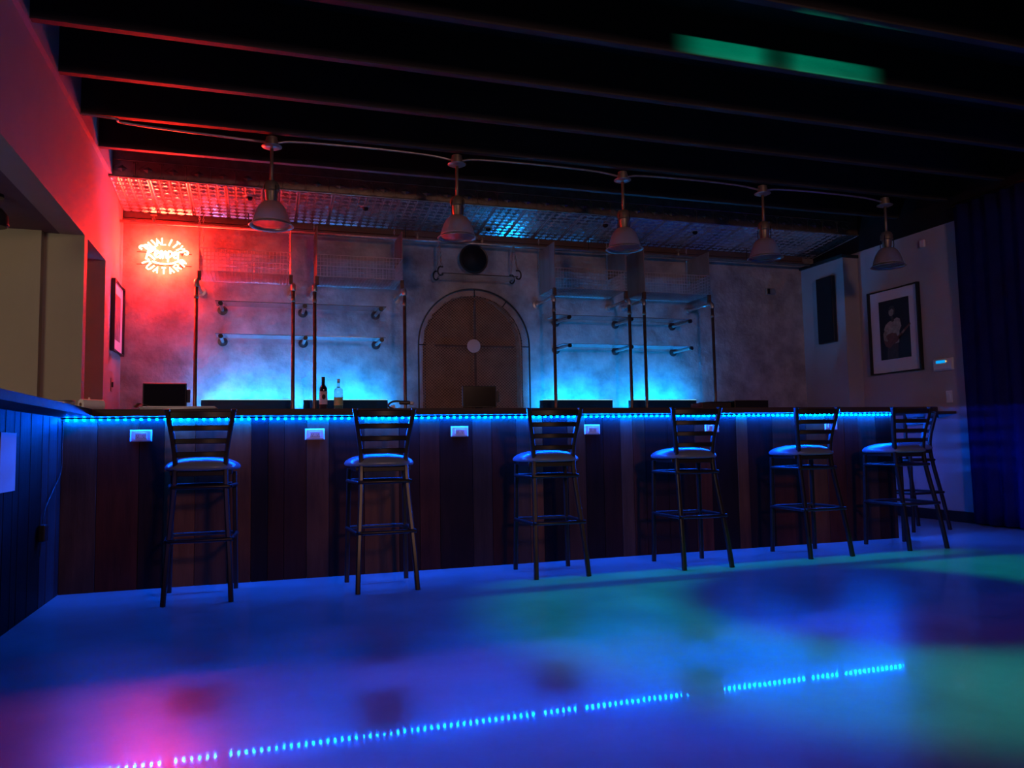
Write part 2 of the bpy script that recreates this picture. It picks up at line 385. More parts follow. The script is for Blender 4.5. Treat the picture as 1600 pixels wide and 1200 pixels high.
for i in range(n):
    cx_ = XL+(i+0.5)*cw; cz = zf0+0.078
    P = [(cx_-0.075, cz), (cx_, cz+0.055), (cx_+0.075, cz), (cx_, cz-0.055)]
    sweep(b, [(x, YF, z) for x, z in P], rrect(0.008, 0.008, 0.002), closed=True)
    P = [(cx_-0.04, cz), (cx_, cz+0.03), (cx_+0.04, cz), (cx_, cz-0.03)]
    t = [b.verts.new((x, YF+0.003, z)) for x, z in P]; ce = b.verts.new((cx_, YF-0.008, cz))
    for s in range(4): b.faces.new((t[s], t[(s+1) % 4], ce))
    tube(b, [(cx_-cw/2, YF, zf0+0.02), (cx_-cw/2, YF, zf0+0.14)], 0.004, 6)
    for sx_ in (-0.085, 0.085):
        for zz in (0.022, 0.135):
            lathe(b, [(0.006, YF-0.004), (0.009, YF+0.004)], (cx_+sx_, 0, zf0+zz), 8, 'y')
tube(b, [(XL, YF-0.002, zf0+0.004), (XR, YF-0.002, zf0+0.004)], 0.009, 8)
tube(b, [(XL, YF-0.002, zf0+0.15), (XR, YF-0.002, zf0+0.15)], 0.006, 8)
struct('trim_5', b, 'tin_dark', label='dark embossed metal band along the front of the tin soffit')
b = BM(); box(b, XL, 7.398, YB-0.035, YB, 2.985, 3.045, 0.004); box(b, XL, 7.398, YB-0.06, YB, 2.935, 2.975, 0.006)
struct('trim_6', b, 'wood_beam', label='brown cornice between tin soffit and back wall')

rl0 = None
for x, y, lab in RECESSED:
    if rl0 is None:
        t = rl0 = thing('recessed_spotlight', lab, 'ceiling light', (x, y, zt(y)), 0, 'recessed spotlights in the tin soffit')
        b = BM(); lathe(b, [(0.030, -0.004), (0.036, -0.012), (0.048, -0.010), (0.050, -0.001)], n=24); obj('trim_ring', b, 'galv', t, True)
        b = BM(); lathe(b, [(0.026, -0.005), (0.028, -0.02), (0.022, -0.034), (0.010, -0.040)], n=20); obj('eyeball', b, 'screen', t, True)
    else: t = dup(rl0, (x, y, zt(y)), None, lab)

# ------------------------------------------------------------------ bar
BX = 6.16; BZ0, BZ1 = 1.037, 1.077
bar = thing('bar_counter', 'long L-shaped bar clad in vertical reddish reclaimed wood planks', 'bar', (0, 0, 0))
def planks(name, axis, a0, a1, fixed, depth, z1, lab=None, seed=1, palette=None):
    rnd = random.Random(seed); bm = BM(); cl = bm.loops.layers.color.new('plank'); a = a0
    pal = palette or [(0.26, 0.10, 0.050), (0.32, 0.13, 0.065), (0.20, 0.085, 0.050), (0.34, 0.17, 0.095), (0.17, 0.07, 0.045), (0.26, 0.15, 0.10), (0.44, 0.21, 0.10), (0.14, 0.06, 0.04)]
    while a < a1-1e-4:
        wd = rnd.choice([0.10, 0.14, 0.14, 0.18, 0.19, 0.23]); e = min(a+wd, a1)
        if a1-e < 0.05: e = a1
        n0 = len(bm.faces); d = rnd.uniform(0, 0.004); s = 1 if depth > 0 else -1
        if axis == 'x': box(bm, a+0.0012, e-0.0012, fixed+s*d, fixed+depth, 0, z1, 0.0015)
        else: box(bm, fixed-d, fixed-depth, a+0.0012, e-0.0012, 0, z1, 0.0015)
        bm.faces.ensure_lookup_table(); c = rnd.choice(pal); g = rnd.uniform(0.8, 1.2)
        for f in bm.faces[n0:]:
            for l in f.loops: l[cl] = (c[0]*g*1.08, c[1]*g*1.35, c[2]*g*1.5, 1)
        a = e
    return obj(name, bm, 'planks', bar)
planks('front_panel', 'x', 0.0, BX, 0.0, 0.04, BZ0, seed=5)
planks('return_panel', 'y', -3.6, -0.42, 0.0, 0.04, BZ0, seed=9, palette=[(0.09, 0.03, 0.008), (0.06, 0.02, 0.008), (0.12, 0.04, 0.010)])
planks('return_panel', 'y', -0.42, 0.0, 0.0, 0.04, BZ0, seed=3, palette=[(0.22, 0.13, 0.12)])
b = BM(); cl = None
planks('end_panel', 'y', 0.0, 1.15, BX+0.0, 0.03, BZ0, seed=12)
b = BM(); box(b, -0.52, BX-0.032, 0.042, 0.50, 0, BZ0); box(b, -0.52, -0.042, -3.6, 0.042, 0, BZ0); box(b, 5.62, BX-0.032, 0.50, 1.15, 0, BZ0)
obj('carcass', b, 'dark_wood', bar)
def flat_top(bm, pts, z0, z1): prism(bm, [(x, y, z0) for x, y in pts], (0, 0, z1-z0))
b = BM(); flat_top(b, [(-0.60, -3.6), (0.20, -3.6), (0.20, -0.22), (6.42, -0.22), (6.42, 1.20), (5.56, 1.20), (5.56, 0.58), (-0.60, 0.58)], BZ0, BZ1)
bmesh.ops.bevel(b, geom=[e for e in b.edges], offset=0.004, segments=2, affect='EDGES')
tag(obj('countertop', b, 'bartop'), 'dark wooden bar top running the whole length of the plank bar', 'countertop')
b = BM(); box(b, 6.425, XR-0.004, 0.68, 1.16, BZ0+0.014, BZ1, 0.004)
fl = thing('counter_flap', 'dark wooden flap bridging the bar end and the right wall', 'counter flap', (0, 0, 0))
obj('leaf', b, 'bartop', fl)
b = BM(); box(b, XR-0.03, XR-0.001, 0.90, 1.14, 1.02, BZ0+0.014, 0.002); obj('wall_cleat', b, 'dark_wood', fl)
for hy in (0.80, 1.05):
    b = BM(); lathe(b, [(0.012, 6.424), (0.012, 6.46)], (0, hy+0.1, 1.04), 12, 'x'); obj('hinge', b, 'black', fl)

# blue LED strip below the bar top
strip = thing('led_strip', 'blue dotted LED light strip under the front edge of the bar top', 'light strip', (0, 0, 0))
b = BM(); box(b, 0.004, BX, -0.024, -0.001, 1.028, 1.0365); obj('backing', b, 'black', strip)
b = BM(); box(b, BX+0.001, BX+0.024, -0.024, 1.10, 1.028, 1.0365); obj('backing', b, 'black', strip)
dots = [(0.03+0.0445*i, 'f') for i in range(int((BX-0.03)/0.0445)+1)]
def led_bm(bm, x, y, dx, dy):
    box(bm, x-dx, x+dx, y-dy, y+dy, 1.0180, 1.0275, 0.002)
b = BM(); led_bm(b, 0, 0, 0.0068, 0.0062); proto = obj('led', b, 'led', strip); me_led = proto.data
rest = BM()
for i, (x, _) in enumerate(dots):
    if i < 100:
        o = proto if i == 0 else proto.copy()
        if i: C.objects.link(o); o.parent = strip
        o.location = (x, -0.0165, 0)
    else: led_bm(rest, x, -0.0165, 0.0068, 0.0062)
y = 0.03
while y < 1.08: led_bm(rest, BX+0.0165, y, 0.0062, 0.0068); y += 0.0445
o = obj('led_run', rest, 'led', strip); o['kind'] = 'stuff'

# wall sockets along the bar front
def outlet(x, z, label, copy_of=None):
    if copy_of: return dup(copy_of, (x, 0, z), None, label)
    t = thing('power_outlet', label, 'outlet', (x, 0, z), 0, 'power outlets along the bar front')
    bm = BM(); P = [(-0.062, -0.036), (0.062, -0.036), (0.062, 0.036), (-0.062, 0.036)]
    a = [bm.verts.new((px, 0, pz)) for px, pz in P]; c = [bm.verts.new((px*0.86, -0.009, pz*0.8)) for px, pz in P]
    bm.faces.new(c); bm.faces.new(a[::-1])
    for s in range(4): bm.faces.new((a[s], a[(s+1) % 4], c[(s+1) % 4], c[s]))
    obj('cover_plate', bm, 'white', t)
    bm = BM(); box(bm, -0.034, 0.034, -0.016, -0.008, -0.017, 0.017, 0.002); r = obj('receptacle', bm, 'white', t)
    bm = BM()
    for sx_ in (-0.017, 0.017):
        box(bm, sx_-0.006, sx_-0.004, -0.0168, -0.0158, -0.006, 0.004); box(bm, sx_+0.004, sx_+0.006, -0.0168, -0.0158, -0.006, 0.004)
        lathe(bm, [(0.0025, -0.0168), (0.0025, -0.0158)], (sx_, 0, -0.010), 8, 'y')
    obj('slot', bm, 'black', r)
    return t
so = None
for x, z, lab in ((0.43, 0.925, 'white outlet left of the leftmost stool, near the bar corner'),
                  (1.461, 0.921, 'white outlet on planks between first and second stools from the left'),
                  (2.43, 0.927, 'white outlet on planks between second and third stools from the left'),
                  (3.423, 0.929, 'white outlet on planks just right of the third stool from the left'),
                  (4.422, 0.932, 'white outlet seen through the backrest of the fourth stool from the left'),
                  (5.53, 0.938, 'white outlet seen right of the fifth stool backrest, furthest along the bar')):
    t = outlet(x, z, lab, so); so = so or t

# paper sheet and dangling cord on the left return
b = BM(); box(b, 0.0045, 0.0065, -1.16, -0.925, 0.655, 0.93); tag(obj('paper_sheet', b, 'paper'), 'white paper sheet pinned to the left return of the bar', 'paper')
t = thing('extension_lead', 'thin black cord with plug hanging on the left return of the bar', 'cord', (0, 0, 0))
b = BM(); tube(b, smoothpts([(0.008, -0.006, 1.02), (0.010, -0.03, 0.85), (0.012, -0.05, 0.72), (0.012, -0.22, 0.62), (0.012, -0.38, 0.53), (0.014, -0.45, 0.44)]), 0.003, 6); obj('cable', b, 'black', t, True)
b = BM(); box(b, 0.005, 0.040, -0.49, -0.42, 0.36, 0.45, 0.008); obj('plug', b, 'black', t)
b = BM(); tube(b, [(0.014, -0.45, 0.37), (0.012, -0.47, 0.28)], 0.003, 6); obj('cable_tail', b, 'black', t)

# ------------------------------------------------------------------ bar stools
def make_stool(label):
    # local: faces +y; rear legs at y=-0.215, front legs at y=+0.215
    t = thing('bar_stool', label, 'bar stool', (0, 0, 0), 0, 'bar stools along the bar')
    pr = rrect(0.027, 0.027, 0.005)
    def post(s):
        return [(s*0.172, -0.215, 0.0), (s*0.163, -0.185, 0.18), (s*0.152, -0.148, 0.36), (s*0.140, -0.108, 0.54), (s*0.134, -0.082, 0.68), (s*0.134, -0.078, 0.78), (s*0.145, -0.090, 0.88), (s*0.162, -0.112, 0.98), (s*0.175, -0.128, 1.055)]
    def at(s, z):
        P = post(s)
        for a, c in zip(P, P[1:]):
            if a[2] <= z <= c[2]:
                k_ = (z-a[2])/(c[2]-a[2]); return Vector([a[i]+(c[i]-a[i])*k_ for i in range(3)])
        return Vector(P[-1])
    for s in (-1, 1):
        bm = BM(); sweep(bm, smoothpts(post(s), 4), rrect(0.027, 0.032, 0.006), xref=(1, 0, 0)); leg = obj('rear_leg', bm, 'stool_frame', t, 'auto')
        bm = BM(); e = at(s, 1.055); box(bm, e.x-0.015, e.x+0.015, e.y-0.018, e.y+0.018, 1.052, 1.062, 0.004); obj('end_cap', bm, 'stool_frame', leg)
        bm = BM(); sweep(bm, [(s*0.185, 0.215, 0.0), (s*0.172, 0.195, 0.70)], pr, xref=(1, 0, 0)); obj('front_leg', bm, 'stool_frame', t, 'auto')
    # foot rest and upper ring
    for z, nm in ((0.335, 'foot_rest'), (0.625, 'upper_ring')):
        rb = at(1, z); k_ = z/0.70; fx = 0.185-0.013*k_; fy = 0.215-0.02*k_
        y0 = rb.y-0.012; y1 = fy+0.008; x0 = rb.x+0.012; x1 = fx+0.010; r = 0.05
        P = [(-x0, y0, z), (0, y0-0.012, z), (x0, y0, z), (x0+0.006, y0+0.03, z), (x1, y1-r, z), (x1-0.012, y1-0.014, z), (x1-r, y1, z), (0, y1+0.004, z), (-x1+r, y1, z), (-x1+0.012, y1-0.014, z), (-x1, y1-r, z), (-x0-0.006, y0+0.03, z)]
        sp = smoothpts(P+[P[0]], 4)[:-1]
        bm = BM(); sweep(bm, sp, circ(0.0115, 8), closed=True); obj(nm, bm, 'stool_frame', t, True)
    bm = BM(); box(bm, -0.165, 0.165, -0.07, 0.19, 0.690, 0.715, 0.004); obj('seat_frame', bm, 'stool_frame', t)
    # cushion: rounded trapezoid with a domed top
    bm = BM(); N = 48; rings = []
    def outline(k_, z):
        ring = []
        for i in range(N):
            a = 2*PI*i/N; c, s = math.cos(a), math.sin(a); e = 2.0/3.4
            x = math.copysign(abs(c)**e, c); y = math.copysign(abs(s)**e, s)
            wx = 0.205+0.018*y
            ring.append(bm.verts.new((x*wx*k_, 0.065+y*0.185*k_, z)))
        return ring
    for k_, z in ((0.90, 0.715), (0.98, 0.721), (1.0, 0.731), (0.985, 0.741), (0.94, 0.752), (0.85, 0.764), (0.70, 0.776), (0.50, 0.785), (0.25, 0.790)):
        rings.append(outline(k_, z))
    for A, B in zip(rings, rings[1:]):
        for j in range(N): bm.faces.new((A[j], A[(j+1) % N], B[(j+1) % N], B[j]))
    bm.faces.new(rings[0][::-1]); bm.faces.new(rings[-1])
    obj('seat_cushion', bm, 'vinyl', t, True)
    # ladder rails
    for z, h, nm in ((1.030, 0.036, 'top_rail'), (0.955, 0.030, 'back_slat'), (0.882, 0.030, 'back_slat'), (0.808, 0.030, 'back_slat')):
        A, B = at(-1, z), at(1, z); pts = []
        for i in range(11):
            u = i/10; p = A.lerp(B, u); p.y -= 0.030*math.sin(PI*u)*1.0; pts.append(p)
        bm = BM(); sweep(bm, pts, rrect(0.012, h, 0.004), xref=(0, 1, 0)); obj(nm, bm, 'stool_frame', t, 'auto')
    bm = BM(); A, B = at(-1, 0.70), at(1, 0.70); box(bm, A.x, B.x, A.y-0.01, A.y+0.015, 0.685, 0.712, 0.003); obj('rear_apron', bm, 'stool_frame', t)
    return t
R = math.radians
spots = [(0.804, -0.40, 0, 'black ladder-back bar stool nearest the bar corner, leftmost of the row'),
         (1.825, -0.465, 0.5, 'second black ladder-back bar stool from the left, just right of the bottles'),
         (2.925, -0.437, -2.5, 'third black ladder-back bar stool from the left, right of the arch'),
         (3.920, -0.502, -3, 'fourth black ladder-back bar stool from the left, under the third pendant'),
         (4.945, -0.437, -2, 'fifth black ladder-back bar stool from the left, beside the box end'),
         (5.838, -0.402, -1, 'sixth black ladder-back bar stool from the left, at the bar corner by the wall'),
         (6.772, 0.435, 91, 'bar stool round the far end of the bar, side-on and mostly hidden')]
st0 = None
for x, y, a, lab in spots:
    if st0 is None: st0 = make_stool(lab); t = st0
    else: t = dup(st0, label=lab)
    t.location = (x, y, 0); t.rotation_euler = (0, 0, R(a))

# ------------------------------------------------------------------ pendant lamps
def make_pendant(label):
    t = thing('pendant_lamp', label, 'pendant lamp', (0, 0, 0), 0, 'pendant lamps over the bar')
    # origin at rim height; hangs from z = +0.70
    bm = BM(); lathe(bm, [(0.045, 0.605), (0.045, 0.655), (0.040, 0.66), (0.040, 0.675)], n=24); obj('junction_box', bm, 'brass', t, 'auto')
    bm = BM(); lathe(bm, [(0.012, 0.588), (0.050, 0.592), (0.074, 0.603), (0.074, 0.607), (0.012, 0.607)], n=32); obj('canopy', bm, 'galv', t, True)
    bm = BM(); lathe(bm, [(0.0125, 0.27), (0.0125, 0.60)], n=16); obj('stem', bm, 'brass', t, True)
    bm = BM(); lathe(bm, [(0.020, 0.345), (0.042, 0.335), (0.058, 0.305), (0.058, 0.268), (0.046, 0.258), (0.040, 0.20), (0.030, 0.178), (0.030, 0.165)], n=28); obj('socket_housing', bm, 'brass', t, 'auto')
    bm = BM()
    for i in range(4):
        a = i*PI/2+0.5; c, s = math.cos(a), math.sin(a)
        tube(bm, [(0.052*c, 0.052*s, 0.31), (0.062*c, 0.062*s, 0.27), (0.062*c, 0.062*s, 0.20), (0.056*c, 0.056*s, 0.168)], 0.004, 6)
    obj('yoke', bm, 'black', t)
    bm = BM(); prof = [(0.042, 0.184), (0.060, 0.178), (0.080, 0.162), (0.098, 0.136), (0.113, 0.104), (0.125, 0.068), (0.134, 0.036), (0.138, 0.018)]
    inner = [(r-0.006, z-0.003) for r, z in prof[::-1]]
    n = 72; rings = []
    for r, z in prof+inner:
        rings.append([bm.verts.new(((r+0.0012*(i % 2))*math.cos(2*PI*i/n), (r+0.0012*(i % 2))*math.sin(2*PI*i/n), z)) for i in range(n)])
    for i in range(len(rings)):
        A, B = rings[i], rings[(i+1) % len(rings)]
        for j in range(n): bm.faces.new((A[j], A[(j+1) % n], B[(j+1) % n], B[j]))
    obj('shade', bm, 'shade_glass', t, True)
    bm = BM(); lathe(bm, [(0.137, 0.020), (0.158, 0.004), (0.162, 0.0), (0.158, -0.003), (0.146, 0.002), (0.131, 0.014)], n=56, closed=True); obj('rim', bm, 'galv', t, True)
    bm = BM(); lathe(bm, [(0.012, 0.165), (0.018, 0.14), (0.034, 0.10), (0.036, 0.075), (0.022, 0.052), (0.004, 0.046)], n=20); obj('bulb', bm, 'white', t, True)
    return t
PY = 0.71; p0 = None
for x, lab in ((1.190, 'leftmost pendant lamp, its glass bell shade lit red by the neon'),
               (2.612, 'second pendant lamp from the left, hanging just left above the round black disc'),
               (4.080, 'third pendant lamp from the left, pinkish light inside its glass shade'),
               (5.495, 'fourth pendant lamp from the left, clear bell shade against blue tin'),
               (6.890, 'rightmost pendant lamp, hanging in front of the right wall')):
    if p0 is None: p0 = make_pendant(lab); t = p0
    else: t = dup(p0, label=lab)
    t.location = (x, PY, 2.478)
b = BM()
xs = [1.190, 2.612, 4.080, 5.495, 6.890]; P = [(XL+0.032, 0.60, 3.145), (0.15, 0.60, 3.135), (0.25, 0.66, 3.13), (xs[0]-0.04, PY, 3.115)]
tube(b, smoothpts(P, 5), 0.009, 8)
for a, c in zip(xs, xs[1:]):
    tube(b, smoothpts([(a+0.04, PY, 3.115), (a+0.18, PY, 3.138), ((a+c)/2, PY-0.01, 3.143), (c-0.25, PY, 3.138), (c-0.04, PY, 3.115)], 5), 0.009, 8)
tag(obj('electrical_conduit', b, 'galv', smooth=True), 'thin metal conduit under the joists linking the five pendant lamps', 'conduit')

# ------------------------------------------------------------------ sprinkler pipe
t = thing('sprinkler_pipe', 'thin pipe running along the top of the back wall', 'pipe', (0, 0, 0))
b = BM(); tube(b, [(XL+0.002, 2.42, 2.905), (7.396, 2.42, 2.905)], 0.014, 12); obj('pipe_run', b, 'galv', t, True)
for x in (0.18, 2.62, 3.30, 5.6):
    b = BM(); lathe(b, [(0.010, -0.005), (0.016, 0.02), (0.016, 0.035), (0.007, 0.045), (0.007, 0.065), (0.028, 0.068), (0.028, 0.071), (0.004, 0.074)], (x, 2.42, 2.91), 14); obj('sprinkler_head', b, 'brass', t, 'auto')
for x in (1.0, 2.5, 4.5, 6.5):
    b = BM(); tube(b, [(x, 2.42, 2.905), (x, 2.42, zt(2.42)-0.004)], 0.005, 6); obj('hanger_rod', b, 'black', t)

# ------------------------------------------------------------------ pipe frames, baskets
ZP = 2.325; YP = 2.10
LB = [(0.574, 'a'), (1.400, 'b'), (1.592, 'c'), (2.428, 'd')]; RB = [(3.958, 'e'), (4.806, 'f'), (4.980, 'g'), (5.808, 'h')]
labs = ['tall pipe upright beside the left monitor, leftmost of eight',
        'tall pipe upright, left one of the close pair by the wine bottle',
        'tall pipe upright, right one of the close pair by the wine bottle',
        'tall pipe upright just left of the arched mesh gate',
        'tall pipe upright just right of the arched mesh gate',
        'tall pipe upright, left one of the close pair right of the arch',
        'tall pipe upright, right one of the close pair right of the arch',
        'tall pipe upright furthest right on the back wall']
pf = None
for (x, _), lab in zip(LB+RB, labs):
    if pf is None:
        t = pf = thing('pipe_upright', lab, 'pipe', (x, 0, 0), 0, 'pipe uprights before the back wall')
        b = BM(); tube(b, [(0, YP, 0.0), (0, YP, ZP-0.03)], 0.0165, 14); obj('upright', b, 'pipe_brown', t, True)
        b = BM(); lathe(b, [(0.036, 0), (0.036, 0.008), (0.022, 0.012), (0.022, 0.03)], (0, YP, 0), 18); obj('foot_flange', b, 'galv', t, 'auto')
        b = BM(); tube(b, smoothpts([(0, YP, ZP-0.055), (0, YP, ZP-0.025), (0, YP+0.025, ZP), (0, YP+0.055, ZP)], 4), 0.023, 14); obj('elbow', b, 'galv', t, True)
        b = BM(); tube(b, [(0, YP, ZP-0.16), (0, YP, ZP-0.125)], 0.0195, 14); obj('coupling', b, 'brass', t, True)
        b = BM(); tube(b, [(0, YP+0.04, ZP), (0, YB-0.01, ZP)], 0.0165, 14); obj('crossarm', b, 'galv', t, True)
        b = BM(); lathe(b, [(0.025, YB-0.035), (0.025, YB-0.012), (0.046, YB-0.009), (0.046, YB-0.001)], (0, 0, ZP), 20, 'y'); obj('wall_flange', b, 'galv', t, 'auto')
    else: t = dup(pf, (x, 0, 0), None, lab)

def wire_grid(bm, org, U, V, nu, nv, r):
    org, U, V = Vector(org), Vector(U), Vector(V); pf_ = circ(r, 4)
    for i in range(nu+1): sweep(bm, [org+U*i/nu, org+U*i/nu+V], pf_)
    for j in range(nv+1): sweep(bm, [org+V*j/nv, org+V*j/nv+U], pf_)
def chain(bm, p0, p1, r=0.0025, L_=0.026, wd=0.007):
    p0, p1 = Vector(p0), Vector(p1); d = (p1-p0); n = max(1, int(d.length/(L_*0.72))); d.normalize(); X, Y = frame_axes(d)
    for i in range(n):
        c = p0.lerp(p1, (i+0.5)/n); S = X if i % 2 else Y
        pts = [c+d*(L_/2*math.cos(a))+S*(wd*math.sin(a)) for a in [2*PI*k_/8 for k_ in range(8)]]
        sweep(bm, pts, circ(r, 4), closed=True)
def basket(x0, x1, label, hl, hr, lab_):
    t = thing('wire_basket', label, 'wire basket', ((x0+x1)/2, YP, 0), 0, 'wire baskets over the back counter')
    w_ = (x1-x0)/2-0.004; z0 = ZP+0.095; z1 = z0+0.205; d = YB-0.04-YP
    nu = int(2*w_/0.0305)
    b = BM(); wire_grid(b, (-w_, 0, z0), (2*w_, 0, 0), (0, 0, z1-z0), nu, 6, 0.0024); obj('front_grid', b, 'wire', t)
    b = BM(); wire_grid(b, (-w_, d, z0), (2*w_, 0, 0), (0, 0, z1-z0), nu//2, 4, 0.0021); obj('back_grid', b, 'wire', t)
    b = BM(); wire_grid(b, (-w_, 0, z0), (2*w_, 0, 0), (0, d, 0), nu, 14, 0.0024); obj('bottom_grid', b, 'wire', t)
    for s in (-1, 1):
        b = BM(); wire_grid(b, (s*w_, 0, z0), (0, d, 0), (0, 0, z1-z0), 16, 6, 0.0024); obj('side_grid', b, 'wire', t)
    b = BM()
    for z in (z0, z1): sweep(b, [(-w_, 0, z), (w_, 0, z), (w_, d, z), (-w_, d, z)], rrect(0.006, 0.006, 0.001), closed=True)
    obj('rim_wire', b, 'wire', t)
    for s, h in ((-1, hl), (1, hr)):
        b = BM()
        if h == 'chain': chain(b, (s*w_, 0.0, z1), (s*w_, 0.0, zt(YP)-0.008)); obj('hanging_chain', b, 'wire', t)
        elif h == 'board': box(b, s*w_-0.004, s*w_+0.004, 0.004, d-0.01, z0+0.004 if s < 0 else z1+0.004, 2.895, 0.001); obj('side_board', b, 'board', t)
        b = BM(); chain(b, (s*w_, d, z1), (s*w_, d, zt(YP+d)-0.008)); obj('hanging_chain', b, 'wire', t)
    for s in (-1, 1):   # short blocks carrying the basket on the pipe arms
        b = BM(); box(b, s*w_-0.016, s*w_+0.016, 0.01, 0.05, ZP+0.014, z0, 0.003); obj('support_block', b, 'wood_beam', t)
    return t
basket(0.590, 1.385, 'wire basket high on the left, glowing red beside the neon sign', 'chain', 'board', 0)
basket(1.610, 2.415, 'wire basket left of the round black disc, between side boards', 'board', 'board', 0)
basket(3.975, 4.790, 'dark wire basket just right of the arched gate', 'board', 'board', 0)
basket(4.995, 5.795, 'dark wire basket furthest right on the back wall', 'board', 'board', 0)

# ------------------------------------------------------------------ glass shelves on pipe brackets
def shelf(xs_, x0, x1, z, label):
    t = thing('glass_shelf', label, 'shelf', ((x0+x1)/2, YB, z), 0, 'glass shelves on the back wall'); cx_ = (x0+x1)/2
    b = BM(); box(b, x0-cx_, x1-cx_, -0.40, -0.14, 0.0175, 0.0255, 0.001); obj('glass_pane', b, 'shelf_glass', t)
    for x in xs_:
        b = BM(); lathe(b, [(0.016, -0.40), (0.016, -0.004)], (x-cx_, 0, 0), 16, 'y'); br = obj('pipe_bracket', b, 'galv', t, 'auto')
        b = BM(); lathe(b, [(0.022, -0.03), (0.022, -0.012), (0.045, -0.008), (0.045, -0.001)], (x-cx_, 0, 0), 22, 'y'); obj('flange', b, 'steel_dark', br, 'auto')
        b = BM(); lathe(b, [(0.020, -0.415), (0.021, -0.412), (0.021, -0.39)], (x-cx_, 0, 0), 16, 'y'); obj('end_cap', b, 'black', br, 'auto')
shelf((0.770, 1.510, 2.220), 0.725, 2.270, 2.150, 'upper glass shelf on pipe brackets, left of the arch')
shelf((0.775, 1.515, 2.225), 0.728, 2.265, 1.850, 'lower glass shelf on pipe brackets, left of the arch')
shelf((4.167, 4.880, 5.593), 4.02, 5.62, 2.135, 'upper glass shelf on pipe brackets, right of the arch')
shelf((4.167, 4.875, 5.597), 4.10, 5.62, 1.838, 'lower glass shelf on pipe brackets, right of the arch')

# ------------------------------------------------------------------ back-bar ledges, light troughs, bottles
ZL = 1.188
for x0, x1, lab in ((0.545, 2.46, 'back-bar display ledge left of the arch, mostly hidden by the bar'), (3.93, 5.86, 'back-bar display ledge right of the arch, mostly hidden by the bar')):
    t = thing('display_ledge', lab, 'back bar', ((x0+x1)/2, 2.38, 0), 0, 'back-bar display ledges'); hw = (x1-x0)/2
    b = BM(); box(b, -hw, hw, -0.24, 0.225, ZL-0.03, ZL, 0.003); obj('ledge_top', b, 'white', t)
    b = BM(); box(b, -hw+0.02, hw-0.02, -0.22, 0.225, 0, ZL-0.03); obj('cabinet_body', b, 'dark_wood', t)
    for i in range(3):
        w3 = (2*hw-0.06)/3; xa = -hw+0.03+i*w3
        b = BM(); box(b, xa+0.006, xa+w3-0.006, -0.238, -0.221, 0.08, ZL-0.06, 0.002); dr = obj('door', b, 'dark_wood', t)
        b = BM(); tube(b, [(xa+w3-0.06, -0.262, 0.75), (xa+w3-0.06, -0.262, 0.95)], 0.006, 8); tube(b, [(xa+w3-0.06, -0.262, 0.76), (xa+w3-0.06, -0.236, 0.76)], 0.004, 6); tube(b, [(xa+w3-0.06, -0.262, 0.94), (xa+w3-0.06, -0.236, 0.94)], 0.004, 6); obj('handle', b, 'galv', dr)
YT = 2.36
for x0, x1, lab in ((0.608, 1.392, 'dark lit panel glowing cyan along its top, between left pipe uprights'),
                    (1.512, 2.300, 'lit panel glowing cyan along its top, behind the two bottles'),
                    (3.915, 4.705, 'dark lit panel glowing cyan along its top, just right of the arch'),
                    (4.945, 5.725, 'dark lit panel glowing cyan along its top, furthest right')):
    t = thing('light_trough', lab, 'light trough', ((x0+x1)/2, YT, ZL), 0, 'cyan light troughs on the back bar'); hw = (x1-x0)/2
    b = BM(); box(b, -hw, hw, -0.006, 0.0, 0.001, 0.093, 0.0015); obj('front_panel', b, 'panel_navy', t)
    b = BM(); box(b, -hw, hw, -0.007, 0.003, 0.093, 0.098, 0.001); obj('emissive_edge', b, emis('painted_edge_light', (0.45, 0.95, 1.0), 1.1) if x0 < 1 else bpy.data.materials['painted_edge_light'], t)  # strip light caught on the panel's top edge, put in as emission
    b = BM(); box(b, -hw+0.03, hw-0.03, 0.05, 0.062, 0.004, 0.016); obj('led_bar', b, 'led_cyan', t)
    b = BM(); box(b, -hw, hw, 0.003, 0.15, 0.0005, 0.0035); obj('base', b, 'white', t)
    for s in (-1, 1):
        b = BM(); box(b, s*hw-0.002, s*hw+0.002, 0.001, 0.10, 0.001, 0.093); obj('end_plate', b, 'panel_navy', t)

t = thing('wine_bottle', 'dark wine bottle with a white label on the back ledge', 'bottle', (1.682, 2.26, ZL))
b = BM(); lathe(b, [(0.030, 0.0), (0.0375, 0.004), (0.0375, 0.185), (0.036, 0.20), (0.028, 0.215), (0.0165, 0.232), (0.0145, 0.245), (0.0145, 0.29), (0.0155, 0.292), (0.0155, 0.300), (0.013, 0.302)], n=28); obj('glass_body', b, 'wine_glass', t, True)
b = BM(); lathe(b, [(0.0378, 0.045), (0.0382, 0.046), (0.0382, 0.165), (0.0378, 0.166)], n=28); lb = obj('label', b, 'paper', t, 'auto'); lb['label'] = 'white paper label'
b = BM()
c0 = -PI/2+0.05
v = []
for i in range(16):
    a = 2*PI*i/16; th = c0+0.42*math.cos(a); zz = 0.115+0.024*math.sin(a); v.append(b.verts.new((0.0389*math.cos(th), 0.0389*math.sin(th), zz)))
cv = b.verts.new((0.0396*math.cos(c0), 0.0396*math.sin(c0), 0.115))
for i in range(16): b.faces.new((v[i], v[(i+1) % 16], cv))
obj('emblem', b, 'black', lb)
b = BM(); lathe(b, [(0.0165, 0.235), (0.0165, 0.303), (0.012, 0.305)], n=20); obj('capsule', b, 'black', t, True)
t = thing('liquor_bottle', 'clear liquor bottle with pale green label beside the wine bottle', 'bottle', (1.822, 2.26, ZL))
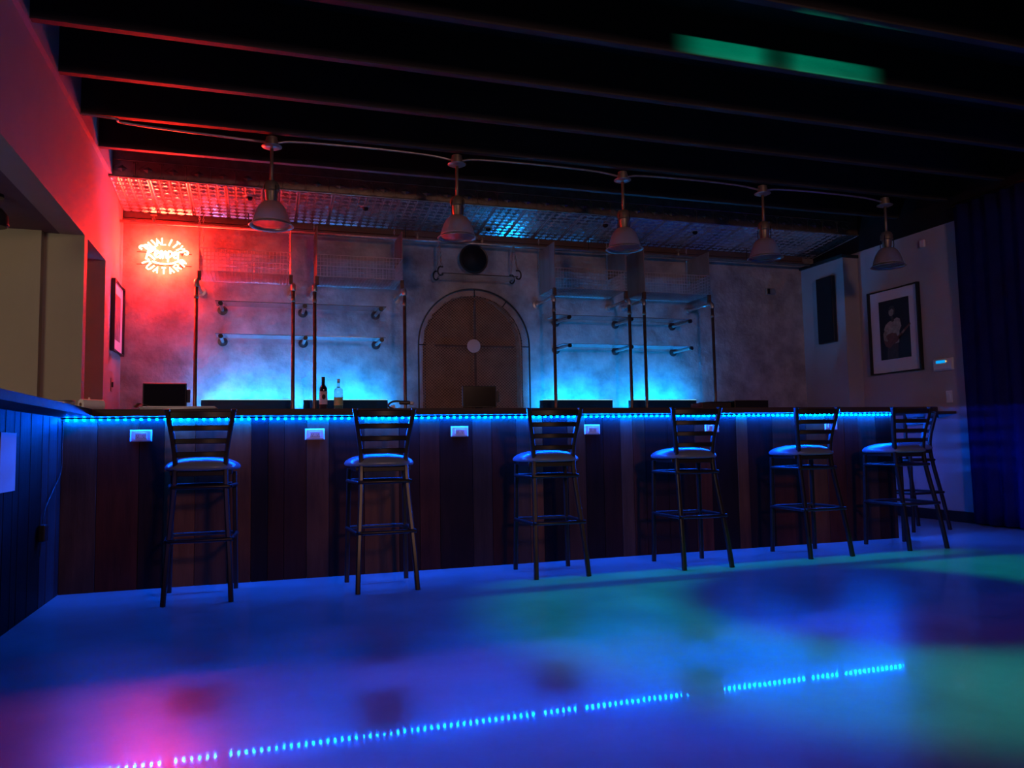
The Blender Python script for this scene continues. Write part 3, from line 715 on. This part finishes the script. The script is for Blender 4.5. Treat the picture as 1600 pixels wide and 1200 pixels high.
b = BM(); lathe(b, [(0.034, 0.0), (0.042, 0.006), (0.042, 0.165), (0.040, 0.182), (0.030, 0.196), (0.015, 0.206), (0.0125, 0.22), (0.0125, 0.262)], n=28); obj('glass_body', b, mat('clear_bottle_glass', (0.65, 0.95, 0.85), 0.05, trans=0.85), t, True)
b = BM(); lathe(b, [(0.0424, 0.035), (0.0428, 0.036), (0.0428, 0.11), (0.0424, 0.111)], n=28); lb = obj('label', b, 'amber', t, 'auto'); lb['label'] = 'pale green label'
b = BM(); lathe(b, [(0.015, 0.258), (0.015, 0.285), (0.012, 0.288)], n=20); obj('cap', b, 'white', t, True)

# ------------------------------------------------------------------ arched gate
t = thing('arched_gate', 'arched black frame with expanded metal mesh over the wall opening', 'gate', (AX+0.018, YB-0.04, 0))
RO = 0.598
def archline(r, y, zb=0.0, n=48): return [(-r, y, zb)]+[(r*math.cos(PI-PI*i/n), y, AS+r*math.sin(PI-PI*i/n)) for i in range(n+1)]+[(r, y, zb)]
b = BM(); sweep(b, archline(RO, 0), rrect(0.014, 0.016, 0.003), xref=(0, 1, 0)); obj('arch_frame', b, 'black', t, 'auto')
b = BM(); sweep(b, archline(RO-0.072, 0.036), rrect(0.014, 0.010, 0.003), xref=(0, 1, 0)); obj('inner_frame', b, 'black', t, 'auto')
b = BM(); pw, ph = 0.034, 0.015; pfm = rrect(0.0022, 0.0022, 0.0004)
rows = int((AS+RO-0.9)/ph)
for j in range(rows):
    z = 0.9+j*ph; hz = z-AS
    half = RO if hz < 0 else math.sqrt(max(0, RO*RO-hz*hz))
    half -= 0.006
    if half < 0.05: continue
    pts = []; i0 = -int(half/(pw/2)); 
    for i in range(i0, -i0+1): pts.append((i*pw/2, 0.010, z+(ph/2 if (i+j) % 2 else -ph/2)*0.98))
    sweep(b, pts, [(0.0018, -0.0017), (0.0018, 0.0017), (-0.0018, 0.0017), (-0.0018, -0.0017)], xref=(0, 1, 0))
o = obj('expanded_mesh', b, mat('bronze_mesh', (0.55, 0.33, 0.22), 0.45, metal=0.4, var=0.2), t)
b = BM(); box(b, -0.011, 0.011, -0.008, 0.006, 0.9, AS+RO-0.12); box(b, -0.43, 0.43, -0.009, 0.005, 1.846, 1.866)
obj('cross_bars', b, mat('rusty_bar', (0.10, 0.05, 0.035), 0.6, var=0.3), t)
for a, nm in ((0, 0), (PI, 0), (PI*0.30, 0), (PI/2, 0)):
    b = BM(); c, s = math.cos(a), math.sin(a); tube(b, [(c*(RO-0.075), 0.0, AS+s*(RO-0.075)), (c*RO, 0.0, AS+s*RO)], 0.006, 6); obj('stay', b, 'black', t)
b = BM(); lathe(b, [(0.060, -0.022), (0.070, -0.018), (0.070, -0.008), (0.060, -0.006)], (-0.018, 0, 1.856), 36, 'y'); d_ = obj('centre_disc', b, 'disc', t, 'auto'); d_['label'] = 'pale round disc'

# round black speaker on the wall
t = thing('round_speaker', 'round black disc with a small pale centre above the arch', 'speaker', (3.235, YB, 2.768))
b = BM(); lathe(b, [(0.10, -0.001), (0.10, -0.07), (0.148, -0.08), (0.156, -0.09), (0.152, -0.10), (0.138, -0.10), (0.12, -0.085)], (0, 0, 0), 44, 'y'); obj('basket', b, 'black', t, 'auto')
b = BM(); lathe(b, [(0.137, -0.098), (0.135, -0.092), (0.05, -0.078), (0.03, -0.076)], (0, 0, 0), 44, 'y'); obj('cone', b, mat('dark_cone', (0.006, 0.005, 0.005), 0.7), t, True)
b = BM(); lathe(b, [(0.030, -0.077), (0.027, -0.088), (0.014, -0.096), (0.003, -0.098)], (0, 0, 0), 24, 'y'); obj('centre_cap', b, 'brass', t, True)

# swinging glass shelf on hooks and chains
t = thing('hanging_shelf', 'thin glass shelf hung on chains from hooks below the black disc', 'shelf', (3.24, 2.42, 2.545))
def hookpts(sx_, x, y, z):
    return smoothpts([(x+sx_*0.045, y, z+0.075), (x+sx_*0.012, y, z+0.075), (x-sx_*0.006, y, z+0.05), (x-sx_*0.006, y, z+0.012), (x+sx_*0.012, y, z-0.012), (x+sx_*0.035, y, z-0.008), (x+sx_*0.042, y, z+0.004)], 4)
b = BM(); box(b, -0.40, 0.40, -0.14, 0.12, 0.0, 0.006, 0.001); obj('glass_pane', b, 'glass', t)
b = BM(); box(b, -0.40, 0.40, -0.144, -0.140, -0.001, 0.007); obj('front_edge', b, 'black', t)
for sx_ in (-1, 1):
    for y in (-0.12, 0.10):
        b = BM(); tube(b, hookpts(-sx_, sx_*0.43, y, -0.004), 0.008, 8); obj('hook', b, 'black', t, True)
        b = BM(); chain(b, (sx_*0.40, y, 0.073), (sx_*0.40, 0.0, 0.372), r=0.0035, L_=0.034, wd=0.010); obj('chain', b, 'galv', t)

# small wall device, right of the shelves
b = BM(); box(b, 6.87, 6.99, YB-0.035, YB-0.001, 2.56, 2.635, 0.006); t = obj('wall_sensor', b, 'galv'); tag(t, 'small box-shaped device high on the back wall, far right', 'wall device')
b = BM(); box(b, 6.875, 6.915, YB-0.038, YB-0.034, 2.565, 2.63, 0.002); obj('dark_window', b, 'black', t)

# ------------------------------------------------------------------ neon sign
ns = thing('neon_sign', 'glowing neon sign with arched lettering on the back wall, left', 'neon sign', (0.262, YB-0.11, 2.628))
GL = {'Q': [[(.5, 1), (.15, .85), (0, .5), (.15, .15), (.5, 0), (.85, .15), (1, .5), (.85, .85), (.5, 1)], [(.6, .3), (1, -.05)]],
      'U': [[(0, 1), (0, .3), (.2, 0), (.8, 0), (1, .3), (1, 1)]], 'A': [[(0, 0), (.5, 1), (1, 0)], [(.22, .38), (.78, .38)]],
      'L': [[(0, 1), (0, 0), (.9, 0)]], 'I': [[(.5, 0), (.5, 1)]], 'T': [[(0, 1), (1, 1)], [(.5, 1), (.5, 0)]],
      'Y': [[(0, 1), (.5, .5), (1, 1)], [(.5, .5), (.5, 0)]], 'R': [[(0, 0), (0, 1), (.8, 1), (1, .75), (.8, .5), (0, .5)], [(.5, .5), (1, 0)]]}
TR = 0.0068
def arc_text(txt, r, a0, a1, h, wd, inv=False):
    for i, ch in enumerate(txt):
        a = a0+(a1-a0)*i/(len(txt)-1); w_ = wd*(0.35 if ch == 'I' else 1)
        bm = BM()
        for st in GL[ch]:
            pts = []
            for u, v_ in st:
                lx = (u-.5)*w_; lr = (v_*h) if not inv else (-(1-v_)*h*-1)
                if inv: rad = r-v_*h; X = math.sin(a)*rad*1.22+math.cos(a)*lx; Z = -math.cos(a)*rad+math.sin(a)*lx
                else: rad = r+v_*h; X = math.sin(a)*rad*1.22+math.cos(a)*lx; Z = math.cos(a)*rad-math.sin(a)*lx
                pts.append((X, 0, Z))
            sweep(bm, pts, circ(TR, 8))
        obj('letter_'+ch.lower(), bm, 'neon', ns, True)
arc_text('QUALITY', 0.100, R(-58), R(58), 0.062, 0.036)
arc_text('TUATARA', 0.172, R(-62), R(62), 0.056, 0.036, inv=True)
# script line across the middle
def script(pts, w_=TR+0.001):
    bm = BM(); tube(bm, smoothpts([(x, -0.012, z) for x, z in pts], 5), w_, 8); obj('script_letter', bm, 'neon', ns, True)
script([(-0.185, 0.045), (-0.205, 0.062), (-0.188, 0.078), (-0.150, 0.072), (-0.130, 0.045), (-0.140, 0.0), (-0.150, -0.045)])
script([(-0.070, 0.062), (-0.105, 0.030), (-0.138, 0.008), (-0.105, -0.015), (-0.075, -0.045)])
script([(-0.075, 0.0), (-0.045, 0.022), (-0.060, 0.040), (-0.078, 0.010), (-0.062, -0.022), (-0.035, -0.010)])
script([(-0.030, -0.035), (-0.028, 0.030), (-0.012, 0.030), (-0.008, -0.030), (0.004, 0.028), (0.020, 0.028), (0.024, -0.030)])
script([(0.036, -0.060), (0.038, 0.030), (0.062, 0.034), (0.070, 0.004), (0.042, -0.020)])
script([(0.078, 0.0), (0.106, 0.014), (0.096, 0.034), (0.080, 0.010), (0.094, -0.022), (0.118, -0.012)])
script([(0.122, -0.035), (0.124, 0.028), (0.145, 0.036), (0.185, 0.050), (0.205, 0.038), (0.200, 0.018), (0.175, 0.020)])
script([(-0.10, -0.062), (-0.04, -0.078), (0.02, -0.082), (0.08, -0.070), (0.15, -0.040), (0.182, -0.058)])
b = BM(); box(b, -0.235, 0.235, 0.040, 0.050, -0.085, -0.079); box(b, -0.235, 0.235, 0.040, 0.050, 0.030, 0.036); box(b, -0.15, -0.142, 0.05, 0.109, -0.09, -0.07); box(b, 0.142, 0.15, 0.05, 0.109, -0.09, -0.07)
box(b, -0.15, -0.142, 0.05, 0.109, 0.026, 0.04); box(b, 0.142, 0.15, 0.05, 0.109, 0.026, 0.04)
obj('mounting_rail', b, 'black', ns)
b = BM()
for x in (-0.14, -0.05, 0.05, 0.14):
    tube(b, [(x, 0.042, 0.033), (x, -0.005, 0.033)], 0.003, 6); tube(b, [(x, 0.042, -0.082), (x, -0.005, -0.082)], 0.003, 6)
obj('standoff', b, 'black', ns)

# ------------------------------------------------------------------ pictures, wall devices
def guitarist(parent):
    # flat figure inside the photo print; local y across the wall, z up, x out of the wall
    def patch(name, pts, m, x):
        bm = BM(); prism(bm, [(x, y, z) for y, z in pts], (-0.0006, 0, 0)); return obj(name, bm, m, parent)
    patch('trousers', [(-0.03, -0.26), (0.10, -0.26), (0.09, -0.12), (-0.04, -0.10)], 'photo_trousers', -0.0010)
    patch('shirt', [(0.11, -0.02), (0.125, 0.02), (0.10, 0.065), (0.055, 0.09), (0.02, 0.095), (-0.035, 0.115), (-0.07, 0.10), (-0.085, 0.03), (-0.06, -0.01), (-0.05, -0.12), (0.08, -0.13)], 'photo_shirt', -0.0017)
    patch('neck', [(0.025, 0.08), (0.04, 0.14), (0.015, 0.145), (-0.005, 0.09)], 'photo_trousers', -0.0026)
    patch('face', [(0.045, 0.14), (0.058, 0.165), (0.055, 0.195), (0.035, 0.215), (0.008, 0.21), (-0.006, 0.185), (0.0, 0.155), (0.02, 0.138)], 'photo_skin', -0.0030)
    patch('hair', [(0.05, 0.19), (0.055, 0.215), (0.025, 0.235), (-0.01, 0.225), (-0.022, 0.19), (-0.012, 0.145), (0.0, 0.15), (-0.004, 0.19), (0.02, 0.208)], 'photo_trousers', -0.0036)
    patch('guitar', [(0.13, -0.09), (0.11, -0.14), (0.06, -0.16), (0.02, -0.13), (-0.01, -0.12), (-0.04, -0.10), (-0.05, -0.05), (-0.12, 0.0), (-0.19, 0.045), (-0.195, 0.03), (-0.13, -0.02), (-0.045, -0.07), (-0.02, -0.03), (0.03, -0.02), (0.08, -0.03), (0.12, -0.05)], 'photo_guitar', -0.0036)
    patch('arm', [(0.115, 0.01), (0.135, -0.02), (0.13, -0.08), (0.085, -0.10), (0.08, -0.085), (0.10, -0.06), (0.09, 0.0)], 'photo_skin', -0.0044)
    patch('hand', [(-0.085, -0.03), (-0.115, -0.005), (-0.125, -0.02), (-0.10, -0.045)], 'photo_skin', -0.0044)
t = thing('framed_picture', 'black framed photo of a guitarist with wide white mat, right wall', 'picture', (XR-0.002, 1.388, 1.975))
W2, H2 = 0.352, 0.462
b = BM(); sweep(b, [(-0.02, -W2+0.012, -H2+0.012), (-0.02, W2-0.012, -H2+0.012), (-0.02, W2-0.012, H2-0.012), (-0.02, -W2+0.012, H2-0.012)], [(-0.012, -0.02), (0.012, -0.02), (0.012, 0.02), (-0.012, 0.02)], closed=True, xref=(0, 0, 1)); obj('frame', b, 'black', t)
b = BM(); box(b, -0.012, -0.008, -W2+0.01, W2-0.01, -H2+0.01, H2-0.01); obj('mat_board', b, 'mat_board', t)
b = BM(); box(b, -0.0150, -0.012, -0.207, 0.207, -0.305, 0.335); ph_ = obj('photo_print', b, 'photo_dark', t)
def guitarist_at():
    before = set(bpy.data.objects)
    guitarist(ph_)
    for o in set(bpy.data.objects)-before:
        o.location = (-0.0152, 0.0, 0.0); o.scale = (1, 1.15, 1.15)
guitarist_at()
t = thing('framed_picture', 'framed picture with pink-lit mat beside the left opening', 'picture', (XL+0.002, 2.325, 2.0))
W2, H2 = 0.262, 0.315
b = BM(); sweep(b, [(0.016, -W2+0.012, -H2+0.012), (0.016, W2-0.012, -H2+0.012), (0.016, W2-0.012, H2-0.012), (0.016, -W2+0.012, H2-0.012)], [(-0.012, -0.016), (0.012, -0.016), (0.012, 0.016), (-0.012, 0.016)], closed=True, xref=(0, 0, 1)); obj('frame', b, 'black', t)
b = BM(); box(b, 0.008, 0.012, -W2+0.01, W2-0.01, -H2+0.01, H2-0.01); obj('mat_board', b, 'mat_board', t)
b = BM(); box(b, 0.012, 0.014, -0.145, 0.13, -0.20, 0.20); obj('photo_print', b, 'photo_red', t)

t = thing('column_speaker', 'tall narrow black speaker on the corner column', 'speaker', (7.398, 2.165, 2.315))
b = BM(); box(b, -0.05, -0.001, -0.135, 0.135, -0.385, 0.385, 0.008); obj('cabinet', b, 'black', t)
b = BM(); box(b, -0.056, -0.050, -0.125, 0.125, -0.375, 0.375, 0.003); obj('grille', b, mat('speaker_cloth', (0.008, 0.008, 0.010), 0.9), t)

t = thing('alarm_keypad', 'white alarm keypad with a small blue screen on the right wall', 'keypad', (XR, 0.79, 1.545))
b = BM(); box(b, -0.03, -0.001, -0.118, 0.118, -0.062, 0.062, 0.012); obj('housing', b, 'white', t)
b = BM(); box(b, -0.032, -0.029, -0.035, 0.075, 0.014, 0.042, 0.001); obj('display', b, 'lcd', t)
b = BM(); lathe(b, [(0.008, -0.0325), (0.008, -0.029)], (0, -0.045, 0.029), 12, 'x'); obj('indicator', b, 'lcd_dot', t)
b = BM(); box(b, -0.032, -0.029, -0.10, 0.09, -0.05, -0.045, 0.001); obj('flap_seam', b, 'galv', t)
t = thing('light_switch', 'white rocker light switch below the alarm keypad', 'light switch', (XR, 0.755, 1.222))
b = BM(); box(b, -0.006, -0.0005, -0.036, 0.036, -0.058, 0.058, 0.002); obj('cover_plate', b, 'white', t)
b = BM(); box(b, -0.011, -0.006, -0.016, 0.016, -0.032, 0.032, 0.002); obj('rocker', b, 'white', t)
b = BM(); box(b, XR-0.03, XR-0.001, 0.93, 0.99, 2.77, 2.85, 0.010); tag(obj('motion_detector', b, 'white'), 'small pale detector near the top of the right wall', 'detector')
t = thing('light_switch', 'dark wall switch beneath the left framed picture', 'light switch', (XL, 2.16, 1.40))
b = BM(); box(b, 0.0005, 0.006, -0.036, 0.036, -0.058, 0.058, 0.002); obj('cover_plate', b, 'brass', t)
b = BM(); box(b, 0.006, 0.018, -0.012, 0.012, -0.022, 0.022, 0.002); obj('rocker', b, 'black', t)

# ------------------------------------------------------------------ curtain
def curtain(y0, y1, z0, z1, xc):
    bm = BM(); n = 150; rows_ = 14; sides = []
    for off in (0, 0.006):
        g_ = []
        for j in range(rows_+1):
            z = z0+(z1-z0)*j/rows_; row = []
            for i in range(n+1):
                y = y0+(y1-y0)*i/n; a = y*2*PI/0.155
                amp = 0.034*(1-0.25*j/rows_)
                x = xc+amp*math.sin(a+0.5*math.sin(y*3.1))+0.010*math.sin(a*0.43+z)+off
                row.append(bm.verts.new((x, y, z)))
            g_.append(row)
        sides.append(g_)
    for g_ in sides:
        for j in range(rows_):
            for i in range(n): bm.faces.new((g_[j][i], g_[j][i+1], g_[j+1][i+1], g_[j+1][i]))
    A, B = sides
    for j in range(rows_):
        for i in (0, n): bm.faces.new((A[j][i], A[j+1][i], B[j+1][i], B[j][i]))
    for j in (0, rows_):
        for i in range(n): bm.faces.new((A[j][i], A[j][i+1], B[j][i+1], B[j][i]))
    return bm
t = thing('curtain', 'floor-length dark pleated curtain hanging along the right wall', 'curtain', (7.50, -1.5, 0))
o = obj('curtain_cloth', curtain(-3.8, 0.50, 0.015, 3.05, 7.50), 'curtain', None, True); o.parent = t; o.location = (-7.50, 1.5, 0)
b = BM(); tube(b, [(0, -2.3, 3.06), (0, 2.0, 3.06)], 0.014, 10); obj('curtain_rod', b, 'black', t, True)
for y in (-2.2, 0.0, 1.9):
    b = BM(); box(b, -0.008, 0.083, y-0.008, y+0.008, 3.052, 3.068); obj('rod_bracket', b, 'black', t)

# ------------------------------------------------------------------ things on the bar
def monitor(x, y, w_, h, z0, rz, label):
    t = thing('pos_monitor', label, 'monitor', (x, y, BZ1), R(rz), 'till monitors on the bar')
    b = BM(); box(b, -w_/2, w_/2, -0.014, 0.014, z0, z0+h, 0.005); c = obj('housing', b, 'black', t)
    b = BM(); box(b, -w_/2+0.008, w_/2-0.008, -0.0155, -0.0135, z0+0.008, z0+h-0.008); obj('screen', b, 'screen', c)
    b = BM(); box(b, -0.03, 0.03, 0.012, 0.035, 0.012, z0+h*0.6, 0.004); obj('neck', b, 'black', t)
    b = BM(); box(b, -0.10, 0.10, -0.06, 0.10, 0.0005, 0.014, 0.004); obj('base', b, 'black', t)
    b = BM(); box(b, w_/2, w_/2+0.022, -0.006, 0.010, z0+h*0.25, z0+h*0.75, 0.002); obj('card_reader', b, 'black', t)
monitor(0.510, 0.46, 0.272, 0.172, 0.034, 0, 'dark touchscreen monitor on the bar, left, below the neon')
monitor(2.702, 0.46, 0.262, 0.165, 0.036, -3, 'dark touchscreen monitor on the bar in front of the arch')
# papers, roll and bowl at the corner
b = BM()
for i, (dx, dz, a) in enumerate(((0, 0, 0.05), (0.03, 0.0045, -0.06), (-0.01, 0.009, 0.10), (0.02, 0.0135, -0.02))):
    c, s = math.cos(a), math.sin(a)
    P = [(-.2, -.10), (.2, -.10), (.2, .10), (-.2, .10)]
    prism(b, [(0.64+dx+x*c-y*s, -0.08+x*s+y*c, BZ1+0.0008+dz) for x, y in P], (0, 0, 0.004))
P = smoothpts([(0.40, -0.14, BZ1+0.0200), (0.43, -0.14, BZ1+0.0420), (0.50, -0.14, BZ1+0.0240), (0.72, -0.14, BZ1+0.0205)], 4)
for p, q_ in zip(P, P[1:]):
    b.faces.new([b.verts.new(v) for v in (p, q_, q_+Vector((0, 0.16, 0)), p+Vector((0, 0.16, 0)))])
tag(obj('loose_papers', b, 'paper', recalc=False), 'loose papers lying on the bar in front of the left monitor', 'papers')
t = thing('paper_roll', 'pinkish paper roll lying on its side at the bar corner', 'paper roll', (0.15, 0.00, BZ1+0.0365), R(40))
b = BM(); lathe(b, [(0.012, -0.06), (0.034, -0.06), (0.034, 0.07), (0.012, 0.07)], n=28, axis='x', closed=True); obj('roll', b, 'paper', t, 'auto')
b = BM(); lathe(b, [(0.009, -0.062), (0.013, -0.062), (0.013, 0.072), (0.009, 0.072)], n=20, axis='x', closed=True); obj('cardboard_core', b, 'cardboard', t, 'auto')
b = BM(); lathe(b, [(0.012, 0), (0.013, 0.004), (0.010, 0.05), (0.006, 0.085), (0.004, 0.09)], (0.115, 0.14, BZ1+0.0005), 14); tag(obj('salt_shaker', b, 'white', smooth=True), 'small pale upright object behind the paper roll', 'shaker')
t = thing('metal_bowl', 'shallow dark metal bowl at the left corner of the bar', 'bowl', (0.005, -0.02, BZ1))
b = BM(); lathe(b, [(0.030, 0.001), (0.045, 0.008), (0.062, 0.040), (0.066, 0.062), (0.063, 0.062), (0.058, 0.042), (0.040, 0.014), (0.02, 0.010)], n=30); obj('bowl', b, 'galv', t, True)
# soda gun and hose
t = thing('soda_gun', 'black soda gun with curled hose on the bar, left of the arch', 'soda gun', (2.05, 0.45, BZ1))
b = BM(); tube(b, smoothpts([(0.03, 0, 0.01), (-0.01, 0, 0.03), (-0.04, 0, 0.05), (-0.02, 0, 0.075), (0.02, 0, 0.085), (0.07, 0, 0.078)], 5), 0.007, 8); obj('hose', b, 'black', t, True)
b = BM(); box(b, 0.04, 0.12, -0.014, 0.014, 0.060, 0.088, 0.008); obj('handle', b, 'black', t)
b = BM(); lathe(b, [(0.010, 0.12), (0.014, 0.125), (0.014, 0.142), (0.006, 0.148)], (0, 0, 0.070), 14, 'x'); obj('nozzle', b, 'white', t, True)
b = BM(); tube(b, smoothpts([(-0.05, 0.03, 0.004), (-0.02, 0.03, 0.03), (0.0, 0.03, 0.018), (0.03, 0.03, 0.008)], 4), 0.006, 8); obj('hose_loop', b, 'black', t, True)
b = BM(); box(b, 2.325-0.018, 2.325+0.018, 2.165, 2.20, ZL+0.0005, ZL+0.034, 0.004); tag(obj('small_carton', b, 'paper'), 'tiny pale box at the right end of the left ledge', 'box')
# boxes near the right end of the bar
t = thing('storage_box', 'low dark box with a light metal frame edge on the bar, right', 'box', (4.97, 0.35, BZ1), R(-3))
b = BM(); box(b, -0.155, 0.155, -0.10, 0.10, 0.0008, 0.078, 0.003); obj('body', b, 'black', t)
b = BM(); sweep(b, [(-0.157, -0.102, 0.006), (-0.157, -0.102, 0.080), (0.157, -0.102, 0.080), (0.157, -0.102, 0.006)], rrect(0.005, 0.005, 0.001)); obj('frame_edge', b, 'brass', t)
b = BM(); box(b, 4.52, 4.79, 0.28, 0.46, BZ1+0.0008, BZ1+0.062, 0.004); t = obj('flat_case', b, 'dark_wood'); tag(t, 'low dark flat case on the bar, left of the framed box', 'case')
b = BM(); box(b, 4.60, 4.80, 0.30, 0.47, BZ1+0.063, BZ1+0.072, 0.002); obj('lid', b, 'black', t)

# ------------------------------------------------------------------ dark ceiling fixture in the side room
t = thing('ceiling_spotlight', 'dark round fixture under the side room ceiling, far left', 'ceiling light', (-0.42, 0.12, 2.40))
b = BM(); lathe(b, [(0.05, -0.001), (0.05, -0.02), (0.012, -0.025), (0.012, -0.08), (0.045, -0.09), (0.075, -0.13), (0.080, -0.19), (0.070, -0.20)], n=28); obj('housing', b, 'black', t, 'auto')
